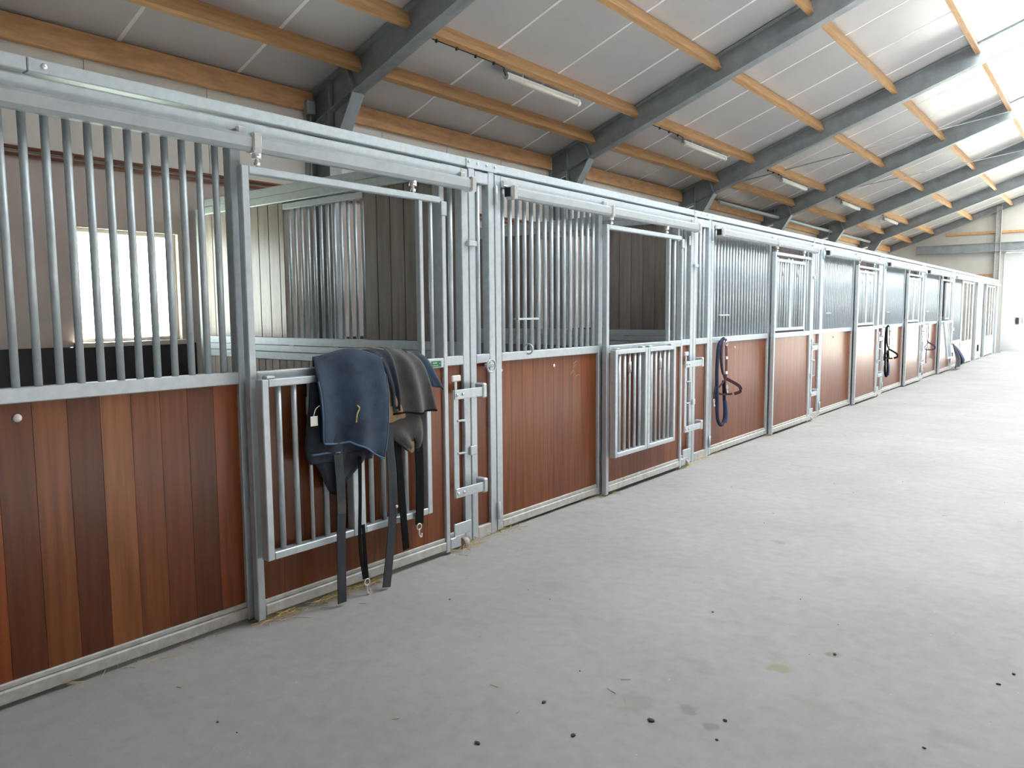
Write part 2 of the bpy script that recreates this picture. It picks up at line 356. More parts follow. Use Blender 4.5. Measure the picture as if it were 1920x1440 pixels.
# ------------------------------------------------------------------ roof
def slope_box(bm, xa, xb, ya, yb, lo, hi, mir=False):
    """slab following the roof line between xa..xb, lo/hi measured square to the slope"""
    s, c = .335, .942
    pts = [(xa - s * lo, ztop(xa) + c * lo), (xb - s * lo, ztop(xb) + c * lo), (xb - s * hi, ztop(xb) + c * hi), (xa - s * hi, ztop(xa) + c * hi)]
    if mir: pts = [(2 * RX - x, z) for x, z in pts]
    prism(bm, pts, ya, yb)
cl = thing('ceiling', (0, 10, 5), 'white sandwich panel roof underside with timber purlins', kind='structure')
J = [3.25 + 1.155 * k for k in range(-8, 25)]; J = [RNEAR] + [j for j in J if RNEAR + .2 < j < REND - .2] + [REND + .2]
for a, b in zip(J[:-1], J[1:]):
    bm = bmesh.new(); slope_box(bm, -3.85, SKL, a + .010, b - .010, 0, .09); raw('roof_panel', bm, (-1.2, (a + b) / 2, ztop(-1.2)), ROOF, cl)
for j in J[1:-1]:
    bm = bmesh.new(); slope_box(bm, -3.85, SKL, j - .019, j + .019, -.003, .05); raw('joint_strip', bm, (-1.2, j, ztop(-1.2)), ROOFJ, cl)
bm = bmesh.new(); slope_box(bm, -3.85, SKL, RNEAR - .2, REND + .2, 0, .09, True); raw('roof_slab', bm, (6.2, 10, ztop(6.2)), ROOF, cl)
FR = [5.35 + 4.45 * k for k in range(-2, 6)]
bays = list(zip([RNEAR] + FR, FR + [REND]))
for a, b in bays:
    for (px, pz) in ((-2.83, 4.045), (-2.11, 4.315), (-.89, 4.72), (.28, 5.14), (1.45, 5.555)):
        bm = bmesh.new(); wd, s, c = .07, .335, .942
        h = .165
        prism(bm, [(px, pz), (px - wd * c, pz - wd * s), (px - wd * c - h * s, pz - wd * s + h * c), (px - h * s, pz + h * c)], a + .012, b - .012)
        raw('purlin', bm, (px, (a + b) / 2, pz), PINE, cl)
    box('eave_purlin', -RW + .005, -RW + .075, a + .08, b - .08, 3.725, 3.93, PINE2, cl, bev=.004)
# ridge skylight
sk = thing('skylight', (RX, 10, ztop(RX)), 'bright white ridge skylight running along the roof', kind='structure')
for mir in (False, True):
    bm = bmesh.new(); slope_box(bm, SKL, RX, RNEAR, SKY0 - .02, 0, .09, mir); raw('ridge_panel', bm, (RX, 2, ztop(RX)), ROOF, cl)
yy = SKY0
while yy < REND + .1:
    y2 = min(yy + 2.225, REND + .2)
    for mir in (False, True):
        bm = bmesh.new(); slope_box(bm, SKL, RX, yy + .02, y2 - .02, .04, .05, mir); raw('skylight_pane', bm, (RX, (yy + y2) / 2, ztop(RX)), SKYP, sk)
        bm = bmesh.new(); slope_box(bm, SKL, RX, y2 - .025, y2 + .025, .0, .06, mir); raw('glazing_bar', bm, (RX, y2, ztop(RX)), WHITEP, sk)
    yy = y2
bm = bmesh.new(); prism(bm, [(RX - .06, ztop(RX) - .04), (RX + .06, ztop(RX) - .04), (RX + .06, ztop(RX) + .05), (RX - .06, ztop(RX) + .05)], RNEAR, REND)
raw('ridge_beam', bm, (RX, 10, ztop(RX)), WHITEP, sk)

# ------------------------------------------------------------------ steel portal frames
NTH = ['first', 'second', 'third', 'fourth', 'fifth', 'sixth', 'seventh', 'eighth']
def T(x): return ztop(x) - .012
def B(x): return T(x) - .35
def build_frame():
    parts = []
    def add(nm, f, mir):
        bm = bmesh.new(); f(bm)
        if mir:
            for v in bm.verts: v.co.x = 2 * RX - v.co.x
            bmesh.ops.reverse_faces(bm, faces=bm.faces)
        parts.append((nm, mesh_from(bm, nm, STEEL)))
    cx0, cx1, hz = -RW + .005, -RW + .335, 3.23
    for mir in (False, True):
        def col(bm):
            bx(bm, cx0, cx0 + .013, -.08, .08, 0, T(cx0) - .01); bx(bm, cx1 - .013, cx1, -.08, .08, 0, B(cx1)); bx(bm, cx0 + .01, cx1 - .01, -.005, .005, 0, B(cx0))
        add('column', col, mir)
        def raf(bm):
            prism(bm, [(cx0, B(cx0)), (RX, B(RX)), (RX, T(RX)), (cx0, T(cx0))], -.005, .005)
            for dz, f in ((0, T), (.013, B)):
                prism(bm, [(cx0, f(cx0) - .013 + dz), (RX, f(RX) - .013 + dz), (RX, f(RX) + dz), (cx0, f(cx0) + dz)], -.08, .08)
        add('rafter', raf, mir)
        def hau(bm):
            xa = -2.93
            prism(bm, [(cx1, hz), (xa, B(xa)), (cx1, B(cx1))], -.005, .005)
            prism(bm, [(cx1, hz), (cx1 + .013, hz - .02), (xa + .015, B(xa) - .005), (xa, B(xa))], -.08, .08)
        add('haunch', hau, mir)
        def sti(bm):
            bx(bm, cx1 - .012, cx1, -.07, .07, B(cx1), T(cx1) - .01)
        add('stiffener', sti, mir)
        def sti2(bm):
            xa = -2.93
            prism(bm, [(xa, B(xa)), (xa + .012, B(xa)), (xa - .10, T(xa - .112) - .01), (xa - .112, T(xa - .112) - .01)], -.07, .07)
        add('stiffener', sti2, mir)
        def sti3(bm):
            prism(bm, [(cx0, 3.50), (cx1, 3.60), (cx1, 3.612), (cx0, 3.512)], -.07, .07)
        add('stiffener', sti3, mir)
    return parts
FP = build_frame()
for k, fy in enumerate(FR):
    lab = 'grey steel portal frame, %s rafter visible from the camera outward' % NTH[k - 2] if k >= 2 else 'grey steel portal frame near the camera, number %d behind the picture' % (2 - k)
    f = thing('portal_frame', (0, fy, 0), lab, 'steel frame', 'portal frames', 'structure')
    for nm, me in FP:
        o = bpy.data.objects.new(nm, me); link(o, (0, fy, 0), f)
gf = thing('portal_frame', (0, REND - .12, 0), 'grey steel gable frame against the far end wall', 'steel frame', 'portal frames', 'structure')
bm = bmesh.new()
prism(bm, [(-RW, T(-RW) - .22), (RX, T(RX) - .22), (RX, T(RX) - .02), (-RW, T(-RW) - .02)], -.005 + REND - .12, .005 + REND - .12)
for a in (.0, .2): prism(bm, [(-RW, T(-RW) - .232 + a), (RX, T(RX) - .232 + a), (RX, T(RX) - .22 + a), (-RW, T(-RW) - .22 + a)], -.08 + REND - .12, .06 + REND - .12)
raw('rafter', bm, (0, REND - .12, 4), STEEL, gf)
# wind bracing rods, eave duct
br = tube('brace_rod', [(-2.9, 15.3, 4.17), (1.42, 18.55, 5.50)], .011, STEEL, n=1); tag(br, 'thin steel bracing rod crossing the bay behind the third rafter', 'rod', 'wind bracing rods')
br = tube('brace_rod', [(-2.75, 18.85, 4.2), (1.42, 23.0, 5.48)], .010, STEEL, n=1); tag(br, 'thin steel bracing rod crossing the bay behind the fourth rafter', 'rod', 'wind bracing rods')
dk = cyl('eave_duct', (-3.26, 15.2, 3.80), (-3.26, 27.4, 3.80), .040, GALVT, None, 14); tag(dk, 'slim grey pipe running under the eave beyond the third rafter', 'pipe')

jb = thing('junction_box', (-3.58, 5.22, 3.75), 'dark grey electrical box on the first steel column beside the eave timber', 'electrical box')
box('box_body', -3.62, -3.52, 5.16, 5.265, 3.69, 3.83, STEEL, jb, bev=.008); cyl('conduit', (-3.58, 5.21, 2.95), (-3.58, 5.21, 3.69), .014, STEEL, jb, 8); cyl('conduit', (-3.55, 5.21, 2.95), (-3.55, 5.21, 3.69), .011, STEEL, jb, 8)
# ------------------------------------------------------------------ tube lights under the third purlin
tubes = [(6.88, 8.37), (11.35, 13.0), (15.85, 17.4), (20.15, 21.8), (24.5, 26.2)]
TL = ['nearest grey-white tube lamp fixed under a timber purlin', 'second tube lamp from the camera under a timber purlin', 'third tube lamp from the camera under a timber purlin', 'fourth tube lamp from the camera under a timber purlin', 'farthest tube lamp under a timber purlin near the gable']
for (a, b), lb in zip(tubes, TL):
    t = thing('tube_lamp', (-2.19, (a + b) / 2, 4.2), lb, 'lamp', 'tube lamps under the roof')
    box('lamp_housing', -2.22, -2.16, a, b, 4.225, 4.25, TUBEW, t, bev=.006)
    cyl('lamp_cover', (-2.19, a + .03, 4.205), (-2.19, b - .06, 4.205), .034, TUBEW, t, 14)
    cyl('end_cap', (-2.19, b - .06, 4.205), (-2.19, b, 4.205), .037, WHITEP, t, 14); cyl('end_cap', (-2.19, a, 4.205), (-2.19, a + .03, 4.205), .037, GALVD, t, 14)
    for yy in (a + .3, b - .12): box('hanger', -2.2, -2.18, yy, yy + .015, 4.245, 4.30, GALV, t, bev=0)
    cb = tube('lamp_cable', [(-2.165, a - 1.2, 4.285), (-2.165, a - .15, 4.285), (-2.18, a - .05, 4.25), (-2.19, a, 4.21)], .006, DARK, t, 6)
    for q in range(4): box('cable_clip', -2.178, -2.152, a - 1.15 + q * .3, a - 1.13 + q * .3, 4.265, 4.30, DARK, t, bev=.003)

# ------------------------------------------------------------------ stall fronts
TONES = [(1.5, 1.75, 1.7), (1.05, 1.1, 1.0), (.92, .88, .8), (.68, .62, .58), (1.38, 1.12, .85), (.72, .67, .6), (1.15, 1.2, 1.05), (.6, .55, .55)]
def planks(parent, y0, y1, z0, z1, xf, wd, tones=None, m=BOARD, th=.028, name='plank', start=None, jit=.14):
    ed = [y0]
    e = start if start else y0 + wd
    while e < y1 - .03: ed.append(e); e += wd
    ed.append(y1)
    for i, (a, b) in enumerate(zip(ed[:-1], ed[1:])):
        if tones: c = tones[i % len(tones)]
        else:
            v = 1 + random.uniform(-jit, jit); c = (v, v * random.uniform(.95, 1.05), v * random.uniform(.93, 1.07))
        box(name, xf - th, xf, a + .0004, b - .0004, z0, z1, m, parent, bev=.0007, color=c)
def clamp(parent, y, wide=.05, open_end=False):
    c = box('track_clamp', .012, .088, y, y + wide, 2.325, 2.42, ZINC, parent, bev=.008)
    box('clamp_lug', .004, .03, y - .045, y + .002, 2.405, 2.45, ZINC, c, bev=.006)
    return c
def track(parent, y0, y1, ymid):
    t = box('track', .014, .078, y0, y1, 2.332, 2.41, GALVT, parent, bev=.016)
    box('track_mouth', .022, .070, y0 - .0015, y0 + .01, 2.34, 2.402, DARK, t, bev=0)
    clamp(t, y0 + .02); clamp(t, y1 - .055); clamp(t, ymid)
    return t
def bars(parent, ys, z0, z1, r=.0158, x=-.028, name='bar'):
    for y in ys: cyl(name, (x, y, z0), (x, y, z1), r, GALV, parent, 12)
def hinge(parent, y, z):
    h = cyl('hinge_barrel', (.012, y, z), (.012, y, z + .12), .012, GALV, parent, 10)
    cyl('hinge_pin', (.012, y, z + .115), (.012, y, z + .125), .008, ZINC, h, 8)
def bottom_rail(parent, y0, y1, x1=0., z0=.020):
    box('bottom_rail', x1 - .062, x1, y0, y1, z0, z0 + .056, GALVD, parent, bev=.006)
    box('board_channel', x1 - .05, x1 - .012, y0, y1, z0 + .0562, z0 + .080, GALVD, parent, bev=.004)

WL = ['stall front panel nearest the camera, mixed-tone red-brown boards under upright bars',
      'stall front panel with a tether ring and a short crossbar between its bars',
      'stall front panel with a navy lead rope and halter hung on it',
      'stall front panel between the closed second and third grille doors, nothing hung on it',
      'stall front panel whose black halter hangs over glaring boards',
      'stall front panel where a purple halter hangs, before the half-open grille door']
DL = ['sliding stall door with two horse rugs over it and its grille folded down',
      'sliding stall door with two empty barred grilles folded down outside',
      'sliding stall door with closed grille, nearest of the closed ones',
      'sliding stall door with closed grille, middle one of the closed three',
      'sliding stall door with closed grille, farthest of the closed three',
      'sliding stall door with one grille half folded down beside the blue rug']
PL = ['narrow board panel between two posts beside the rug-hung door, with a tether ring',
      'narrow board panel between posts left of the navy lead rope',
      'narrow board panel between posts after the first closed grille door',
      'narrow board panel between posts left of the black halter',
      'narrow board panel between posts left of the purple halter',
      'narrow board panel between posts just before the hanging blue rug']
def flap(parent, y0, y1, z0, z1, x0, x1, rot=0):
    """grille frame with five bars (middle one a thin spring bolt)"""
    f = thing('grille', ((x0 + x1) / 2, (y0 + y1) / 2, z1)); f.parent = parent; f.location = Vector(((x0 + x1) / 2, (y0 + y1) / 2, z1)) - WLOC[parent.name]
    f.rotation_euler = (0, rot, 0)
    s = .038
    box('grille_stile', x0, x1, y0, y0 + s, z0, z1, GALV, f); box('grille_stile', x0, x1, y1 - s, y1, z0, z1, GALV, f)
    box('grille_rail', x0, x1, y0 + s, y1 - s, z0, z0 + s, GALV, f); box('grille_rail', x0, x1, y0 + s, y1 - s, z1 - s, z1, GALV, f)
    for i in range(5):
        yy = y0 + s + (y1 - y0 - 2 * s) * (i + .75) / 5.5; xm = (x0 + x1) / 2
        thin = i == 2
        cyl('grille_bar', (xm, yy, z0 + s), (xm, yy, z1 - s), .010 if thin else .0145, GALV, f, 10)
        if thin: cyl('bolt_sleeve', (xm, yy, z1 - .20), (xm, yy, z1 - .11), .0165, GALV, f, 10)
    for yy in (y0 + .03, y1 - .09): box('hinge_lug', x0 + .005, x1 - .005, yy, yy + .05, z1, z1 + .016, GALV, f, bev=.005)
    return f
def build_wing(k, s):
    h, dl, e = s['h'], s['dl'], s['e']
    t = thing('stall_screen', (0, (h + e) / 2, 0), WL[k], 'stall front', 'stall fronts')
    pl0, pl1 = dl - .015, dl + .042                   # post beside the door opening
    q0, q1 = s['dr'] + .015, s['dr'] + .06            # slim post right of the opening
    box('stile', -.062, 0, h + .006, h + .068, .012, ZT, GALV, t); box('stile', -.062, 0, pl0, pl1, .012, 2.41, GALV, t)
    box('stile', -.062, 0, q0, q1, .012, 2.41, GALV, t); box('stile', -.062, 0, e - .068, e - .004, .012, ZT, GALV, t)
    box('top_bar', -.062, 0, h + .068, e - .068, 2.41, ZT, GALV, t)
    box('mid_rail', -.062, 0, h + .068, pl0, ZM0, ZM1, GALV, t); box('mid_rail', -.062, 0, q1, e - .068, ZM0, ZM1, GALV, t)
    bottom_rail(t, h + .068, pl0); bottom_rail(t, q1, e - .068)
    planks(t, h + .068, pl0, .098, ZM0, -.024, .13, TONES[:] if k == 0 else None, start=1.153 - 5 * .13 if k == 0 else None)
    planks(t, q1, e - .068, .098, ZM0, -.024, .30)
    n = int((pl0 - h - .10) / s['sp']); y1 = pl0 - .062 if k == 0 else pl0 - .045
    bars(t, [y1 - i * s['sp'] for i in range(n + 1) if y1 - i * s['sp'] > h + .09], ZM1, 2.41)
    m = int((e - .068 - q1) / .085)
    bars(t, [q1 + (e - .068 - q1) * (i + 1) / (m + 1) for i in range(m)], ZM1, 2.41)
    track(t, h + .085, e - .005, dl + .06)
    hinge(t, h + .002, 2.28); hinge(t, h + .002, .10)
    if k == 0: dome('bolt_head', (-.020, 1.10, 1.15), .017, WHITEP, t)
    else:
        dome('bolt_head', (-.020, h + .72, 1.14), .014, WHITEP, t); dome('bolt_head', (-.020, h + .082, 1.145), .012, WHITEP, t)
        a, b = h + .26, h + .51
        fb = box('feed_crossbar', -.05, -.004, a, b, 1.495, 1.51, GALV, t, bev=.003)
    if k == 1:
        CH = mat('chalk', (.42, .33, .31), .95)
        for (cy, cz, a_, b_) in ((5.05, 1.145, .028, .014), (5.04, 1.118, .022, .010), (5.01, 1.072, .026, .018), (5.08, 1.04, .03, .008)):
            tube('chalk_mark', [(-.0232, cy + a_ * math.cos(q * 1.3), cz + b_ * math.sin(q * 1.9)) for q in range(6)], .0014, CH, t, 4, 4)
        ring('tether_ring', (.012, h + .36, 1.285), .036, .0065, GALV, t, 'y')
    return t
def build_door(k, s):
    dl, dr, ins = s['dl'], s['dr'], s['ins']
    x0, x1 = .025, .07
    t = thing('stall_door', (.05, (dl + dr) / 2, 0), DL[k], 'stall door', 'sliding stall doors')
    box('door_stile', x0, x1, dl, dl + .04, .015, 2.26, GALV, t); box('door_stile', x0, x1, dr - .036, dr, .015, 2.22, GALV, t)
    box('stile_cap', x1 - .01, x1 + .006, dr - .044, dr + .006, 2.15, 2.235, GALV, t, bev=.003)
    box('door_top_rail', x0, x1, dl + .04, dr - .045, 2.224, 2.26, GALV, t)
    box('door_mid_rail', x0, x1, dl + .04, dr - .036, ZM0, ZM1, GALV, t)
    bottom_rail(t, dl + .04, dr - .036, x1, .032)
    box('inner_stile', x0, x1 - .006, ins, ins + .032, ZM1, 2.224, GALV, t)
    cyl('door_bar', (.045, (ins + dr) / 2, ZM1), (.045, (ins + dr) / 2, 2.224), .0135, GALV, t, 10)
    planks(t, dl + .04, dr - .036, .110, ZM0, x1 - .02, .13, None)
    for yy in (dl + .10, ins - .03):
        hg = cyl('roller_hanger', (.047, yy, 2.26), (.047, yy, 2.335), .009, ZINC, t, 8)
        cyl('hanger_nut', (.047, yy, 2.268), (.047, yy, 2.284), .017, ZINC, hg, 6); cyl('hanger_nut', (.047, yy, 2.300), (.047, yy, 2.332), .024, ZINC, hg, 8)
    ym = (dl + .02 + ins) / 2
    if k in (0, 1):
        flap(t, dl + .015, ym - .005, .335, 1.235, .092, .148); flap(t, ym + .005, ins - .01, .335, 1.235, .092, .148)
    elif k == 5:
        flap(t, dl + .03, ym - .005, .36, 1.24, .092, .14, -.12); flap(t, ym + .005, ins - .005, 1.295, 2.17, .03, .066)
    else:
        flap(t, dl + .05, ym - .005, 1.295, 2.185, .03, .066); flap(t, ym + .005, ins - .005, 1.295, 2.185, .03, .066)
    # latch: flat bar with two hooked arms, pull handle, small catch, foot bracket with roller
    e = s['e']; L = box('latch_bar', .074, .084, dr + .030, dr + .078, .36, 1.06, GALV, t, bev=.003)
    for z in (1.0, .36):
        box('latch_arm', .084, .092, dr + .035, e + .012, z, z + .062, GALV, L, bev=.003)
        box('latch_hook', .02, .10, e + .012, e + .055, z - .012, z + .085, GALV, L, bev=.008)
        for yy in (dr + .055, dr + .11): dome('latch_bolt', (.094, yy, z + .03), .010, ZINC, L)
    tube('latch_handle', [(.084, dr + .06, .86), (.098, dr + .105, .86), (.10, dr + .118, .84), (.10, dr + .118, .67), (.098, dr + .105, .65), (.084, dr + .06, .65)], .008, GALV, L, 8, 4)
    box('door_catch', .072, .09, dr + .02, dr + .10, 1.115, 1.155, WHITEP if k == 0 else GALV, t, bev=.006); box('catch_tongue', .074, .084, dr + .045, dr + .068, 1.04, 1.115, GALV, t, bev=.003)
    box('foot_bracket', .02, .072, dr + .0, dr + .05, .03, .10, GALV, t); box('foot_plate', .06, .07, dr + .04, min(e - .005, dr + .20), .105, .185, GALV, t, bev=.003); box('foot_plate', .06, .07, dr + .04, dr + .10, .03, .105, GALV, t, bev=.003)
    cyl('floor_roller', (.045, dr + .13, .036), (.045, dr + .175, .036), .034, mat('dirty_nylon', (.50, .45, .38), .6), t, 16)
    return t
def build_post(k, s):
    a, b = s['e'] + .004, s['n'] - .002
    t = thing('stall_post_panel', (0, (a + b) / 2, 0), PL[k], 'stall post', 'fixed posts between stalls')
    box('post', -.062, 0, a, a + .06, 0, 2.50, GALV, t); box('post', -.062, 0, b - .062, b, 0, 2.50, GALV, t)
    box('head_bar', -.062, 0, a + .06, b - .062, 2.405, ZT, GALV, t); box('mid_rail', -.062, 0, a + .06, b - .062, ZM0, ZM1, GALV, t)
    box('bottom_rail', -.062, 0, a + .06, b - .062, 0, .085, GALVD, t)
    planks(t, a + .06, b - .062, .085, ZM0, -.024, .5)
    wdt = b - a - .122; n = 1 if wdt < .16 else 3
    bars(t, [a + .06 + wdt * (i + .55) / (n + .35) for i in range(n)], ZM1, 2.405, .0145)
    box('catch_block', .0, .03, a - .035, a + .045, 1.985, 2.02, GALV, t); box('catch_block', 0, .02, a - .03, a + .03, .60, .66, GALV, t, bev=.003)
    if k == 0:
        box('ring_arm', 0, .03, b - .125, b - .045, 1.18, 1.205, GALV, t); ring('tether_ring', (.045, b - .10, 1.19), .043, .007, GALV, t, 'x')
    return t
for k, s in enumerate(ST):
    build_wing(k, s); build_door(k, s); build_post(k, s)
# green sticker on the first door's mid rail
st = thing('green_sticker', (.0712, 3.34, 1.235), 'small green sticker on the mid rail of the rug-hung door', 'sticker')
box('sticker_face', .0702, .0716, 3.325, 3.412, 1.218, 1.254, GREEN, st, bev=0)
for (a, b, c, d) in ((3.338, 3.375, 1.238, 1.247), (3.338, 3.385, 1.224, 1.229), (3.392, 3.406, 1.236, 1.24)): box('sticker_print', .0716, .0720, a, b, c, d, mat('pale_green_print', (.35, .55, .42), .5), st, bev=0)
wt_ = box('white_tag', .004, .010, 7.02, 7.045, 2.20, 2.29, WHITEP); tag(wt_, 'small white plate high on the post right of the empty grille door', 'plate')

# continuous top rail with bolted joints
tr = thing('top_rail', (0, 16, 2.5), 'long galvanized rail along the top of the whole stall row', 'rail')
edges = [-.6, 1.21] + [(s['e'] + s['n']) / 2 for s in ST] + [27.3, 31.72]
for a, b in zip(edges[:-1], edges[1:]): box('rail_length', -.062, .001, a + .0015, b - .0015, 2.498, 2.553, GALV, tr, bev=.004)
for s in ST:
    c = (s['e'] + s['n']) / 2; wdt = (s['n'] - s['e']) / 2
    box('joint_plate', .001, .006, c - wdt - .02, c + wdt + .02, 2.492, 2.551, GALV, tr, bev=.001)
    for q in (-wdt + .0, -wdt * .35, wdt * .35, wdt - .0): dome('rail_bolt', (.01, c + q, 2.527), .0095, ZINC, tr)
dome('rail_bolt', (.004, 1.27, 2.527), .012, ZINC, tr)

# ------------------------------------------------------------------ far stalls with low boards and open doorways
ZL = .66
FARL = ['low-boarded box front beyond the blue rug, with an open doorway', 'last low-boarded box front at the very end of the stall row']
def far_leaf(t, a, b):
    for p, wd in ((a, .12), (a + (b - a) * .34, .16), (a + (b - a) * .64, .16), (b - .12, .12)): box('leaf_stile', -.03, .006, p, p + wd, ZL, 2.26, GALVD, t)
    box('leaf_sheet', -.025, .004, a, b, .04, ZL, GALVD, t); box('leaf_rail', -.03, .006, a, b, 2.26, 2.31, GALVD, t)
for i, (h, sts, e) in enumerate(((22.52, (22.52, 23.88, 25.86, 26.76), 27.86), (27.87, (28.70, 30.76, 31.46), 31.70))):
    t = thing('low_stall_screen', (0, (h + e) / 2, 0), FARL[i], 'stall front', 'low stall fronts')
    box('top_bar', -.062, 0, h, e, 2.41, ZT, GALV, t); box('track', .014, .078, h + .1, e - .02, 2.332, 2.41, GALVT, t, bev=.016)
    for p in sts: box('stile', -.062, .002, p, p + .09, 0, 2.41, GALV, t)
    box('stile', -.062, .004, e - .14, e - .004, 0, 2.41, GALV, t)
    if i == 0:
        a, b = 22.61, 23.88
        box('mid_rail', -.062, 0, a, b, ZL, ZL + .06, GALV, t); bottom_rail(t, a, b); planks(t, a, b, .098, ZL, -.012, .14)
        bars(t, [a + .1 * (q + .5) for q in range(int((b - a) / .1))], ZL + .06, 2.41, .0145)
        far_leaf(t, 23.95, 25.86); box('side_sheet', -.05, -.01, 26.85, 27.72, .02, 2.41, GALVD, t); box('latch_case', -.01, .03, 27.2, 27.28, .25, .45, DARK, t)
    else: far_leaf(t, 28.78, 30.76)

# ------------------------------------------------------------------ partitions between stalls
def build_partition(y, label):
    t = thing('stall_partition', (-1.9, y, 0), label, 'partition', 'partitions between stalls')
    xb, xf, ga, gb = -3.46, -.12, -2.17, -1.18; hw = .024
    box('back_post', xb - .10, xb, y - .045, y + .045, 0, 2.55, GALV, t); box('front_post', xf, xf + .05, y - .04, y + .04, 0, 2.55, GALV, t)
    box('top_beam', xb - .05, -.32, y - .05, y + .05, 2.555, 2.625, GALV, t); box('top_beam', xb - .05, -.32, y - .055, y + .055, 2.485, 2.553, GALV, t)
    box('grid_head', ga - .02, gb + .01, y - .03, y + .03, 2.425, 2.475, GALV, t)
    box('side_rail', xb, xf, y - .034, y + .034, 1.285, 1.35, GALV, t); box('side_rail', xb, xf, y - .037, y + .037, 1.228, 1.282, GALV, t); box('side_rail', xb, xf, y - .032, y + .032, 1.16, 1.225, GALV, t)
    for xx in (-3.0, -2.15, -1.55, -.95): box('rail_joint', xx, xx + .06, y - .0395, y - .037, 1.276, 1.288, ZINC, t, bev=0)
    def pk(xa, xb_, z0, z1, wd):
        x = xa
        while x < xb_ - .02:
            x2 = min(x + wd, xb_); v = 1 + random.uniform(-.12, .12)
            box('plank', x + .002, x2 - .002, y - hw, y + hw, z0, z1, PARTB, t, bev=.004, color=(v, v, v)); x = x2
    pk(xb, ga - .02, 1.35, 2.485, .15); pk(gb + .01, xf, 1.35, 2.485, .147); pk(xb, xf, .02, 1.16, .104)
    n = 12
    for i in range(n):
        x = ga + .03 + (gb - ga - .06) * i / (n - 1)
        cyl('bar', (x, y, 1.35), (x, y, 2.425), .0135, GALV, t, 10)
    return t
PTL = ['boarded partition with a barred gap, behind the rug-hung door', 'dark boarded partition with a barred gap, behind the empty grille door']
for k, s in enumerate(ST):
    yy = 3.90 if k == 0 else (s['e'] + s['n']) / 2 + .09
    build_partition(yy, PTL[k] if k < 2 else 'boarded partition behind the fixed post panel, number %d from the camera' % (k + 1))

# ------------------------------------------------------------------ horse rugs over the first door
def drape(name, rows, m, parent, th=.012, seed=0, wr=.012, cols=14, hem=None):
    hem = hem or [(0, 0), (1, 0)]
    def hz(s_):
        for (a, va), (b, vb) in zip(hem[:-1], hem[1:]):
            if a <= s_ <= b: return va + (vb - va) * (s_ - a) / (b - a)
        return 0
    """rows: list of (x, yL, yR, zL, zR [, sag]) from inside the stall, over the top, down the front"""
    rnd = random.Random(seed); ph = [rnd.uniform(0, 6.28) for _ in range(6)]
    keys = []
    n = 5; R = [list(r) + [0] * (6 - len(r)) for r in rows]
    dense = []
    for c in range(6):
        P = [Vector((i, r[c], 0)) for i, r in enumerate(R)]; dense.append([p.y for p in smooth_path(P, n)])
    bm = bmesh.new(); G = []
    N = len(dense[0])
    for i in range(N):
        row = []; t = i / (N - 1)
        for j in range(cols + 1):
            s_ = j / cols; x, yl, yr, zl, zr, sag = [dense[c][i] for c in range(6)]
            y = yl + (yr - yl) * s_; z = zl + (zr - zl) * s_ + sag * math.sin(math.pi * s_) + hz(s_) * max(0, t * 1.5 - .5) ** 2
            amp = wr * min(1, t * 1.6)
            x += amp * (math.sin(s_ * 7 + ph[0] + t * 2) + .6 * math.sin(s_ * 13 + ph[1] - t * 3)) * (.4 + t)
            z += .4 * amp * math.sin(s_ * 9 + ph[2]); y += .5 * amp * math.sin(t * 8 + ph[3])
            row.append(bm.verts.new((x, y, z)))
        G.append(row)
    for i in range(N - 1):
        for j in range(cols): bm.faces.new((G[i][j], G[i][j + 1], G[i + 1][j + 1], G[i + 1][j]))
    ext = [list(v.co) for v in G[-1]]; left = [list(r[0].co) for r in G]; right = [list(r[-1].co) for r in G]
    bmesh.ops.recalc_face_normals(bm, faces=bm.faces)
    bmesh.ops.solidify(bm, geom=list(bm.faces), thickness=th)
    o = raw(name, bm, (rows[0][0], rows[0][1], rows[0][3]), m, parent, True)
    return o, ext, left, right
def clip(parent, c, m=ZINC):
    q = ring('snap_ring', c, .018, .004, m, parent, 'x', 14, 6); tube('snap_hook', [(c[0], c[1], c[2] - .018), (c[0], c[1], c[2] - .05), (c[0] + .002, c[1] + .014, c[2] - .065), (c[0], c[1] + .02, c[2] - .045)], .005, m, parent, 6, 4)

nr = thing('horse_rug', (.15, 2.6, 1.27), 'navy blue horse rug with light blue piping, left one over the door', 'horse rug', 'horse rugs on the first door')
o, ext, le, ri = drape('rug_body', [(-.14, 2.60, 2.82, .98, .98), (-.10, 2.57, 2.82, 1.20, 1.20), (-.02, 2.51, 2.82, 1.315, 1.315), (.08, 2.44, 2.82, 1.305, 1.34, .035), (.165, 2.385, 2.835, 1.24, 1.31, .03), (.195, 2.385, 2.84, 1.14, 1.2, .01), (.205, 2.395, 2.85, 1.02, 1.03), (.205, 2.40, 2.84, .93, .86), (.20, 2.41, 2.82, .88, .75)], NAVY, nr, seed=3, wr=.013, cols=22, hem=[(0, 0), (.42, .048), (.47, .035), (1, 0)])
tube('piping', [Vector(p) + Vector((.004, 0, 0)) for p in ext], .0055, PIPING, o, 6, 2)
tube('piping', [Vector(p) for p in le[22:]][::3], .0045, PIPING, o, 6, 2); tube('piping', [Vector(p) for p in ri[22:]][::3], .0045, PIPING, o, 6, 2)
o2, e2, l2, r2 = drape('rug_under_fold', [(.155, 2.37, 2.78, 1.20, 1.20), (.165, 2.345, 2.78, 1.05, 1.0), (.175, 2.325, 2.77, .92, .86), (.172, 2.325, 2.76, .84, .80), (.165, 2.34, 2.74, .785, .75), ], NAVYD, nr, seed=5, wr=.010)
tube('piping', [Vector(p) + Vector((.006, 0, .05)) for p in e2[:7]], .006, PIPING, o2, 6, 2)
